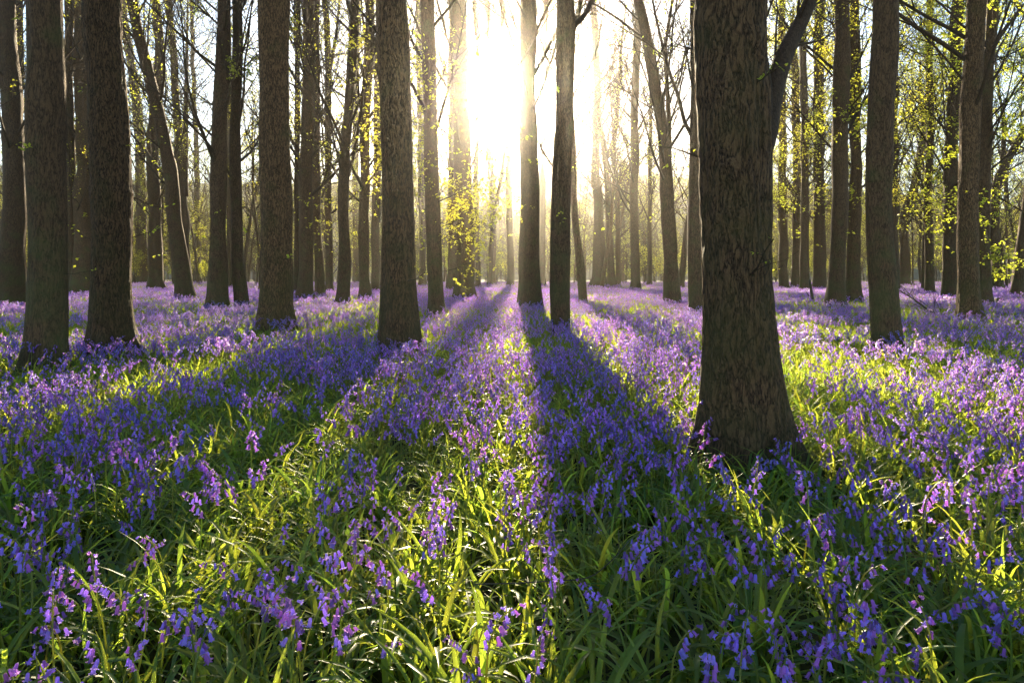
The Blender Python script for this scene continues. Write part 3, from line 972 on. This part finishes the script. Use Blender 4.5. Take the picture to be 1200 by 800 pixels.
def bluebell_layout(r, bells=None):
    """stalk polyline and a list of bell matrices; the raceme nods to +X"""
    h = 0.34 + 0.13 * r.random()
    lean = 0.02 + 0.05 * r.random()
    nod = 0.03 + 0.05 * r.random()
    u = np.linspace(0, 1, 12)
    x = lean * u ** 2 + nod * np.clip((u - 0.62) / 0.38, 0, 1) ** 2
    z = h * (u - 0.10 * np.clip((u - 0.72) / 0.28, 0, 1) ** 2)
    P = np.stack([x, 0.01 * np.sin(u * 3 + r.random() * 6) * u, z], 1)
    nb = bells or int(r.integers(10, 15))
    mats = []
    for i in range(nb):
        t = 0.72 + 0.28 * (i + 0.3 * r.random()) / nb
        p = np.array([np.interp(t, u, P[:, j]) for j in range(3)])
        az = r.normal() * 0.85 + (0 if r.random() < 0.8 else math.pi)
        out = 0.007 + 0.011 * (1 - (t - 0.72) / 0.28) * (0.6 + 0.8 * r.random())
        q = p + np.array([math.cos(az) * out, math.sin(az) * out, 0.004 + 0.004 * r.random()])
        tilt = math.radians(6 + 30 * r.random() + (30 if i > nb - 3 else 0))
        sc = 1.18 - 0.45 * (i / nb) + 0.12 * r.random()
        M = Matrix.Translation(q) @ Matrix.Rotation(az, 4, 'Z') @ Matrix.Rotation(-tilt, 4, 'Y') @ Matrix.Scale(sc, 4)
        mats.append((M, p, q))
    return P, mats


def stalk_into(g, P, mats, k=6, pk=3, rs=0.0038):
    n = len(P)
    tubes(g, P[None], np.linspace(rs, rs * 0.4, n)[None], k)
    PP = np.array([[p, (p + q) / 2 + np.array([0, 0, 0.003]), q] for _, p, q in mats])
    tubes(g, PP, np.full((len(PP), 3), 0.0008), pk)


def bluebell_mesh(seed, lod):
    r = np.random.default_rng(seed)
    P, mats = bluebell_layout(r, None if lod < 2 else 6)
    gs, gp = Geo(), Geo()
    if lod < 2:
        stalk_into(gs, P, mats, 5 if lod == 0 else 3, 3)
    else:
        tubes(gs, P[::3][None], np.linspace(0.004, 0.0015, len(P[::3]))[None], 3)
    V, Q = bell_geo(12 if lod == 0 else 6, lod)
    for M, p, q in mats:
        A = np.array(M)
        s = 1.0 if lod < 2 else 1.45
        gp.add(V * s @ A[:3, :3].T + A[:3, 3], Q)
    return join_meshes('bluebell', [gs.mesh('s', M_STALK), gp.mesh('p', M_PETAL)])


def strap_leaf(g, r, base, az, L, w, arch, seg=7, up0=1.2):
    """long keeled strap leaf arching outwards"""
    t = np.linspace(0, 1, seg)
    el = up0 - arch * t ** 1.3
    ds = L / (seg - 1)
    hx = np.concatenate([[0], np.cumsum(np.cos(el[:-1]) * ds)])
    hz = np.concatenate([[0], np.cumsum(np.sin(el[:-1]) * ds)])
    tw = r.normal() * 0.5
    azs = az + tw * t * 0.6
    cx, cy = np.cos(azs), np.sin(azs)
    C = base + np.stack([hx * cx, hx * cy, hz], 1)
    S = np.stack([-cy, cx, np.sin(tw * t) * 0.3], 1)
    W = w * 0.5 * np.minimum(1, 0.55 + t * 1.6) * np.clip((1 - t) * 3.2, 0.02, 1) ** 0.8
    Nn = np.stack([-np.sin(el) * cx, -np.sin(el) * cy, np.cos(el)], 1)
    Lf = C + S * W[:, None] + Nn * (W * 0.35)[:, None]
    Rt = C - S * W[:, None] + Nn * (W * 0.35)[:, None]
    V = np.stack([Lf, C, Rt], 1).reshape(-1, 3)
    i = np.arange(seg * 3).reshape(seg, 3)
    Q = np.concatenate([np.stack([i[:-1, 0], i[:-1, 1], i[1:, 1], i[1:, 0]], -1), np.stack([i[:-1, 1], i[:-1, 2], i[1:, 2], i[1:, 1]], -1)])
    g.add(V, Q)


def tuft_mesh(seed, n, seg, big=1.0):
    r = np.random.default_rng(seed)
    g = Geo()
    a0 = r.random() * 6.28
    for i in range(n):
        az = a0 + i * 2.4 + r.normal() * 0.3
        L = (0.22 + 0.24 * r.random()) * big
        strap_leaf(g, r, np.array([math.cos(az) * 0.012, math.sin(az) * 0.012, -0.01]), az, L, (0.010 + 0.010 * r.random()) * big, 0.9 + 1.7 * r.random(), seg, 1.1 + 0.4 * r.random())
    return g.mesh('leaf_tuft', M_STRAP)


def clear_of_trunks(X, Y, pad=0.55):
    ok = np.ones(len(X), bool)
    for tx, ty, d in TREES:
        ok &= (X - tx) ** 2 + (Y - ty) ** 2 > (d * 0.5 + 0.03) ** 2
    return ok


def field(n, y0, y1, r, side=0.80, extra=0.8, power=1.0):
    """n random ground points between distances y0 and y1 in the wedge the picture could see, uniform per area"""
    A = lambda y: side * y * y + 2 * extra * y
    # sample Y with density ~ width
    yy = np.linspace(y0, y1, 400)
    cdf = np.cumsum(side * yy + extra)
    cdf = (cdf - cdf[0]) / (cdf[-1] - cdf[0])
    Y = np.interp(r.random(n), cdf, yy)
    X = (r.random(n) * 2 - 1) * (side * Y + extra)
    return X, Y


def area(y0, y1, side=0.80, extra=0.8):
    return side * (y1 ** 2 - y0 ** 2) + 2 * extra * (y1 - y0)


def clump(X, Y, f, seed=0.0):
    return vnoise(np.stack([X * f + seed, Y * f + seed * 1.7, np.full(len(X), seed)], 1))


NEAR_END = 2.95


def build_bluebells():
    r = np.random.default_rng(5)
    # --- individual plants, nearest to the viewer
    bells = []
    for op in (0.85, 1.0, 1.12):
        V, Q = bell_geo(12, 0, op)
        g = Geo(); g.add(V, Q)
        bells.append(g.mesh('bell', M_PETAL))
    layouts = []
    for s in range(10):
        rr = np.random.default_rng(900 + s)
        P, mats = bluebell_layout(rr, 9 + s % 3)
        g = Geo(); stalk_into(g, P, mats)
        layouts.append((g.mesh('stalk', M_STALK), mats, P[-1]))

    def plant(x, y, label, group, k, az, sc):
        root = bpy.data.objects.new('bluebell', None)
        COL.objects.link(root)
        root.location = (x, y, float(gz(x, y)) - 0.01)
        root.rotation_euler = (r.normal() * 0.08, r.normal() * 0.08, az)
        root.scale = (sc, sc, sc)
        root.empty_display_size = 0.05
        tag(root, label, 'bluebell', group)
        sm, mats, _ = layouts[k]
        link('stalk', sm, root)
        for j, (M, p, q) in enumerate(mats):
            b = link('bell', bells[(j + k) % 3], root)
            b.matrix_local = M
        return root

    # those that stand out in the photograph: (head x, head y, distance, label)
    hero = [(1000, 775, 0.98, 'large violet bluebell head rising at the bottom edge, lower right'),
            (875, 672, 1.22, 'lit violet bluebell with pale drooping bells beside broad upright leaves'),
            (942, 722, 1.12, 'dark purple bluebell bud leaning over the broad upright leaves'),
            (565, 725, 1.06, 'full violet bluebell cluster in the middle of the foreground'),
            (520, 690, 1.18, 'violet bluebell just behind the full middle cluster'),
            (305, 690, 1.15, 'bright violet bluebell standing tallest in the lower left leaves'),
            (340, 700, 1.10, 'nodding bluebell to the right of the tallest lower left one'),
            (230, 718, 1.05, 'shaded purple bluebell with a long nodding head at the lower left'),
            (150, 690, 1.15, 'blue bluebell in deep shade among arching leaves at the left'),
            (1000, 665, 1.28, 'small blue bluebell alone in the dark leaves at the right'),
            (405, 640, 1.40, 'lit lilac bluebell at the left of the bright central drift'),
            (450, 635, 1.42, 'lit lilac bluebell at the right of the bright central drift'),
            (1185, 715, 1.10, 'dark indigo bluebell at the right edge in deep shade')]
    pos = []
    for i, (px, py, Y, lab) in enumerate(hero):
        Y = F * (CZ - 0.37) / (py - 15 - HY)
        X = (px - CX) / F * Y
        top = CZ - (py - HY) / F * Y
        k = (i * 3) % len(layouts)
        hz = layouts[k][2][2]
        sc = float(np.clip((top + 0.03 - float(gz(X, Y))) / hz, 0.7, 1.5))
        plant(X, Y, lab, 'bluebells nearest the viewer', k, r.random() * 6.28, sc)
        pos.append((X, Y))
    # the rest of the near drift
    need = 300 - len(hero)
    X, Y = field(2600, 1.15, NEAR_END, r, 0.77, 0.05)
    dens = clump(X, Y, 1.9, 4.0)
    keep = (dens > 0.36) | (r.random(len(X)) < 0.25)
    X, Y = X[keep], Y[keep]
    # thinner right under the camera, denser further off
    keep = r.random(len(X)) < np.clip((Y - 0.6) / 1.5, 0.35, 1)
    ok = clear_of_trunks(X, Y) & keep
    X, Y = X[ok], Y[ok]
    sel = np.arange(len(X))[:need]
    X, Y = X[sel], Y[sel]
    zones = [(-9, -0.30, 'violet bluebell among arching leaves in the near left foreground', 'bluebells of the near left foreground'),
             (-0.30, 0.06, 'lit violet bluebell in the near middle foreground left of the central shadow', 'bluebells of the near middle foreground'),
             (0.06, 0.24, 'violet bluebell in the near middle foreground right of the central shadow', 'bluebells right of the central shadow'),
             (0.24, 9, 'blue bluebell in shade of the great fissured trunk, near right foreground', 'bluebells of the near right foreground')]
    for x, y in zip(X, Y):
        t = x / y
        for a, b, lab, gr in zones:
            if a <= t < b:
                plant(float(x), float(y), lab, gr, int(r.integers(0, len(layouts))), r.random() * 6.28, 0.8 + 0.4 * r.random())
                break
    # --- the carpet
    src0 = [bluebell_mesh(200 + i, 0) for i in range(8)]
    src1 = [bluebell_mesh(300 + i, 1) for i in range(8)]
    src2 = [bluebell_mesh(400 + i, 2) for i in range(6)]
    allP, allR, allS, allI = [], [], [], []
    for (y0, y1, den, off, ns, side, extra) in ((0.3, NEAR_END, 62, 0, 8, 0.80, 2.4), (NEAR_END, 7.5, 78, 0, 8, 0.80, 2.4), (7.5, 22, 54, 8, 8, 0.80, 2.4), (22, 45, 34, 16, 6, 0.80, 2.4), (45, 85, 12, 16, 6, 0.80, 2.4)):
        n = int(area(y0, y1, side, extra) * den * 1.35)
        X, Y = field(n, y0, y1, r, side, extra)
        c = clump(X, Y, 0.55, 2.0) * 0.35 + clump(X, Y, 1.3, 5.0) * 0.35 + clump(X, Y, 3.2, 8.0) * 0.3
        keep = r.random(n) < np.clip((c - 0.41) / 0.17, 0.07, 1)
        keep &= clear_of_trunks(X, Y)
        if y1 <= NEAR_END:
            keep &= np.abs(X) > 0.77 * Y + 0.12        # the near middle holds the single plants
        X, Y = X[keep], Y[keep]
        allP.append(np.stack([X, Y, gz(X, Y) - 0.01], 1))
        m = len(X)
        allR.append(np.stack([r.normal(size=m) * 0.09, r.normal(size=m) * 0.09, r.random(m) * 6.28], 1))
        allS.append(0.75 + 0.45 * r.random(m))
        allI.append(off + r.integers(0, ns, m))
    # a few behind and beside the viewer's feet
    o = scatter('bluebells', src0 + src1 + src2, np.vstack(allP), np.vstack(allR), np.concatenate(allS), np.concatenate(allI))
    tag(o, 'violet carpet of countless bluebells spreading back between the trunks', 'bluebells', kind='stuff')
    # --- strap leaves
    t0 = [tuft_mesh(500 + i, 8, 8) for i in range(8)]
    t1 = [tuft_mesh(600 + i, 6, 4, 1.0) for i in range(6)]
    t2 = [tuft_mesh(700 + i, 5, 3, 1.15) for i in range(5)]
    allP, allR, allS, allI = [], [], [], []
    for (y0, y1, den, off, ns, side, extra) in ((0.75, 6.0, 100, 0, 8, 0.80, 2.4), (6.0, 18, 60, 8, 6, 0.80, 2.4), (18, 45, 22, 14, 5, 0.80, 2.4), (45, 85, 7, 14, 5, 0.80, 2.4)):
        n = int(area(y0, y1, side, extra) * den)
        X, Y = field(n, y0, y1, r, side, extra)
        keep = clear_of_trunks(X, Y)
        X, Y = X[keep], Y[keep]
        m = len(X)
        allP.append(np.stack([X, Y, gz(X, Y)], 1))
        allR.append(np.stack([r.normal(size=m) * 0.12, r.normal(size=m) * 0.12, r.random(m) * 6.28], 1))
        allS.append((0.65 + 0.5 * r.random(m)) * (0.92 if y0 < 1 else 0.85))
        allI.append(off + r.integers(0, ns, m))
    o = scatter('bluebell_leaves', t0 + t1 + t2, np.vstack(allP), np.vstack(allR), np.concatenate(allS), np.concatenate(allI))
    tag(o, 'thick green bed of arching strap leaves under the bluebells', 'leaves', kind='stuff')


# ------------------------------------------------------------------ small things on the woodland floor
def build_floor_things():
    r = np.random.default_rng(21)
    # fallen brushwood near the dark heavy trunk
    Y = 17.0
    root = bpy.data.objects.new('fallen_branch', None); COL.objects.link(root)
    b = at(1118, 384, Y); b[2] = float(gz(b[0], b[1])); root.location = b
    tag(root, 'fallen leafless branch with many twigs lying left of the dark heavy trunk', 'branch')
    g = Geo()
    main = np.array([at(1120, 381, Y), at(1095, 368, Y + .2), at(1070, 350, Y + .1), at(1050, 338, Y)]) - b
    mc = resample(main, 14)
    tubes(g, mc[None], np.linspace(0.035, 0.012, 14)[None], 8)
    link('main_stem', g.mesh('main_stem', M_DEAD), root)
    g = Geo()
    A, B = children(mc[None], np.linspace(0.03, 0.012, 14)[None], 12, 0.1, 1, (25, 70), 0.5, 6, 0.2, 0.12, 0.6, 0.007, 0.4, r=r)
    tubes(g, A, B, 4)
    A, B = children(A, B, 5, 0.2, 1, (25, 60), 0.5, 4, 0.1, 0.15, 0.6, 0.005, 0.4, r=r)
    tubes(g, A, B, 3)
    link('twigs', g.mesh('twigs', M_DEAD), root)
    # upright dead stem
    Y = 26.0
    b = at(951, 356, Y); b[2] = float(gz(b[0], b[1])) - 0.05
    root = bpy.data.objects.new('dead_snag', None); COL.objects.link(root); root.location = b
    tag(root, 'dark snapped stem standing knee high between thin trunks', 'dead snag')
    g = Geo()
    p = np.array([[0, 0, 0], [0.02, 0, 0.4], [-0.05, 0, 0.9], [-0.06, 0.02, 1.05]])
    tubes(g, resample(p, 12)[None], np.linspace(0.07, 0.045, 12)[None], 10)
    link('stem', g.mesh('stem', M_DEAD), root)
    g = Geo()
    tubes(g, resample(np.array([[0.0, 0, 0.25], [-0.14, 0, 0.5], [-0.2, 0.05, 0.62]]), 8)[None], np.linspace(0.035, 0.015, 8)[None], 8)
    link('side_stub', g.mesh('side_stub', M_DEAD), root)
    # stump right
    Y = 23.0
    b = at(1170, 362, Y); b[2] = float(gz(b[0], b[1])) - 0.05
    g = Geo()
    zz = np.linspace(0, 0.42, 12)
    PF = np.stack([0.1 * zz, 0 * zz, zz], 1)
    V, Q = trunk_geo(PF, np.linspace(0.15, 0.11, 12), 24, 0.5, 0.01, r)
    V[-24:, 2] += r.random(24) * 0.07
    V = np.vstack([V, [[0.04, 0, 0.38]]])
    k0 = 11 * 24
    T = [[k0 + i, k0 + (i + 1) % 24, len(V) - 1] for i in range(24)]
    g.add(V, Q, T)
    o = link('tree_stump', g.mesh('tree_stump', M_DEAD), None, b)
    tag(o, 'low broken stump right of the dark heavy trunk', 'stump')
    # long dead stalk rising from the flowers at right
    Y = 8.3
    b = at(1126, 428, Y)
    g = Geo()
    p = np.array([at(1126, 440, Y), at(1130, 405, Y), at(1143, 385, Y), at(1152, 371, Y + .1)]) - b
    tubes(g, resample(p, 12)[None], np.linspace(0.010, 0.004, 12)[None], 6)
    o = link('dead_twig', g.mesh('dead_twig', M_DEAD), None, b)
    tag(o, 'thin bent dry twig rising from the flowers in front of the dark heavy trunk', 'twig')
    # dark twig across the near flowers
    Y = 2.0
    g = Geo()
    b = at(640, 690, Y)
    p = np.array([at(556, 684, Y), at(600, 683, Y), at(650, 680, Y + .03), at(690, 676, Y + .05), at(718, 655, Y + .1), at(738, 632, Y + .15)]) - b
    mc = resample(p, 20)
    tubes(g, mc[None], np.linspace(0.0022, 0.0014, 20)[None], 5)
    A, B = children(mc[None], np.full((1, 20), 0.002), 3, 0.4, 0.9, (30, 60), 0.25, 5, 0.1, 0.1, 0.7, 0.001, 0.5, r=r)
    tubes(g, A, B, 4)
    o = link('dead_twig', g.mesh('dead_twig', M_DEAD), None, b)
    tag(o, 'thin dark twig lying across the shaded flowers in the near middle', 'twig')
    # seedling with bright leaves at the foot of the bowed trunk
    Y = 8.3
    b = at(1040, 432, Y); b[2] = float(gz(b[0], b[1]))
    root = bpy.data.objects.new('beech_seedling', None); COL.objects.link(root); root.location = b
    tag(root, 'tiny seedling with yellow green leaves before the stout bowed trunk', 'seedling')
    g = Geo()
    top = at(1040, 407, Y) - b
    st = resample(np.array([[0, 0, 0], [0.01, 0, top[2] * 0.5], top]), 8)
    tubes(g, st[None], np.linspace(0.004, 0.002, 8)[None], 5)
    A, B = children(st[None], np.full((1, 8), 0.003), 6, 0.5, 1.0, (40, 80), 0.4, 4, 0.0, 0.15, 0.6, 0.0015, 0.5, r=r)
    tubes(g, A, B, 3)
    link('stem', g.mesh('stem', M_TWIG), root)
    g = Geo()
    leaf_quads(g, interp_on(A, 34, r, 0.3), 0.05, r, 0.3)
    link('leaves', g.mesh('leaves', M_SPRING, False), root)
    # broad upright leaf clumps lit in the foreground
    for (px, py, Y, h, n, lab) in ((885, 700, 2.1, 0.34, 11, 'clump of broad upright lit leaves at the lower right of the picture'),
                                   (560, 620, 1.75, 0.30, 9, None), (330, 640, 2.3, 0.30, 9, 'clump of upright lit leaves at the lower left among bluebells')):
        if not lab:
            continue
        g = Geo()
        x = (px - CX) / F * Y
        for i in range(n):
            az = i * 2.4 + r.normal() * 0.3
            strap_leaf(g, r, np.array([math.cos(az) * 0.02, math.sin(az) * 0.02, 0]), az, h * (0.8 + 0.5 * r.random()), 0.016 + 0.006 * r.random(), 0.3 + 0.9 * r.random(), 10, 1.35)
        root = bpy.data.objects.new('leaf_clump', g.mesh('leaf_clump', M_STRAP)); COL.objects.link(root)
        root.location = (x, Y, float(gz(x, Y)))
        tag(root, lab, 'leaf clump')


# ------------------------------------------------------------------ haze, light, sky, camera
HAZE, ANISO = 0.00040, 0.93


def build_haze():
    x0, x1, y0, y1, z0, z1 = -425, 425, -125, 525, -1.8, 92
    g = Geo()
    V = [(x, y, z) for z in (z0, z1) for y in (y0, y1) for x in (x0, x1)]
    Q = [(0, 2, 3, 1), (4, 5, 7, 6), (0, 1, 5, 4), (2, 6, 7, 3), (0, 4, 6, 2), (1, 3, 7, 5)]
    g.add(V, Q)
    m, nt, ns, ls = newmat('morning_haze')
    out = ns.new('ShaderNodeOutputMaterial')
    pv = ns.new('ShaderNodeVolumePrincipled')
    pv.inputs['Color'].default_value = (0.97, 0.93, 0.86, 1)
    pv.inputs['Density'].default_value = HAZE
    pv.inputs['Anisotropy'].default_value = ANISO
    ls.new(pv.outputs[0], out.inputs['Volume'])
    o = link('haze', g.mesh('haze', m, False))
    tag(o, 'pale sunlit morning haze filling the wood', 'haze', kind='stuff')


def build_light():
    w = bpy.data.worlds.new('World')
    scene.world = w
    w.use_nodes = True
    nt = w.node_tree
    ns, ls = nt.nodes, nt.links
    ns.clear()
    out = ns.new('ShaderNodeOutputWorld')
    bg = ns.new('ShaderNodeBackground')
    bg.inputs['Strength'].default_value = 0.058
    sky = ns.new('ShaderNodeTexSky')
    sky.sky_type = 'NISHITA'
    sky.sun_disc = False
    sky.sun_elevation = math.asin(SUN.z)
    sky.sun_rotation = math.atan2(SUN.x, SUN.y)
    sky.air_density = 1.0
    sky.dust_density = 0.25
    sky.ozone_density = 1.0
    # bright ring of sky round the sun (aureole)
    tc = ns.new('ShaderNodeTexCoord')
    nrm = ns.new('ShaderNodeVectorMath'); nrm.operation = 'NORMALIZE'
    ls.new(tc.outputs['Generated'], nrm.inputs[0])
    dt = ns.new('ShaderNodeVectorMath'); dt.operation = 'DOT_PRODUCT'
    dt.inputs[1].default_value = SUN
    ls.new(nrm.outputs[0], dt.inputs[0])
    om = ns.new('ShaderNodeMath'); om.operation = 'SUBTRACT'; om.inputs[0].default_value = 1.0
    ls.new(dt.outputs['Value'], om.inputs[1])
    tot = None
    for amp, deg in ((6000.0, 1.35), (45.0, 3.0)):
        k = 1.0 / (1 - math.cos(math.radians(deg)))
        a = ns.new('ShaderNodeMath'); a.operation = 'MULTIPLY'; a.inputs[1].default_value = -k
        ls.new(om.outputs[0], a.inputs[0])
        e = ns.new('ShaderNodeMath'); e.operation = 'EXPONENT'
        ls.new(a.outputs[0], e.inputs[0])
        mu = ns.new('ShaderNodeMath'); mu.operation = 'MULTIPLY'; mu.inputs[1].default_value = amp
        ls.new(e.outputs[0], mu.inputs[0])
        if tot is None:
            tot = mu
        else:
            s = ns.new('ShaderNodeMath'); ls.new(tot.outputs[0], s.inputs[0]); ls.new(mu.outputs[0], s.inputs[1]); tot = s
    cc = ns.new('ShaderNodeVectorMath'); cc.operation = 'SCALE'
    cc.inputs[0].default_value = (1.0, 0.90, 0.70)
    ls.new(tot.outputs[0], cc.inputs['Scale'])
    ad = ns.new('ShaderNodeVectorMath'); ad.operation = 'ADD'
    ls.new(sky.outputs[0], ad.inputs[0]); ls.new(cc.outputs[0], ad.inputs[1])
    ls.new(ad.outputs[0], bg.inputs['Color'])
    ls.new(bg.outputs[0], out.inputs[0])
    sd = bpy.data.lights.new('sun', 'SUN')
    sd.energy = 5.0
    sd.angle = math.radians(0.53)
    sd.color = (1.0, 0.82, 0.54)
    so = bpy.data.objects.new('sun', sd)
    COL.objects.link(so)
    so.rotation_euler = (-SUN).to_track_quat('-Z', 'Y').to_euler()
    so.location = (0, -5, 30)


def build_camera():
    cd = bpy.data.cameras.new('camera')
    cd.sensor_width = 36
    cd.lens = 36 * F / 1200
    cd.shift_x = 0
    cd.shift_y = (HY - 400) / 1200      # level camera with a falling front, as the upright trunks show
    cd.clip_start = 0.05
    cd.clip_end = 3000
    co = bpy.data.objects.new('camera', cd)
    COL.objects.link(co)
    co.location = (0, 0, CZ)
    co.rotation_euler = (math.radians(90), 0, 0)
    scene.camera = co


build_ground()
build_hill()
build_trees()
build_far_trees()
build_bluebells()
build_floor_things()
build_haze()
build_light()
build_camera()

vs = scene.view_settings
scene.display_settings.display_device = 'sRGB'
vs.view_transform = 'Standard'
vs.look = 'None'
vs.exposure = 2.62
vs.gamma = 1.0
vs.use_curve_mapping = False
cy = scene.cycles
cy.use_denoising = True
cy.max_bounces = 6
cy.diffuse_bounces = 3
cy.glossy_bounces = 2
cy.transmission_bounces = 3
cy.transparent_max_bounces = 4
cy.volume_bounces = 1
cy.caustics_reflective = False
cy.caustics_refractive = False
cy.sample_clamp_indirect = 6.0
cy.use_adaptive_sampling = True
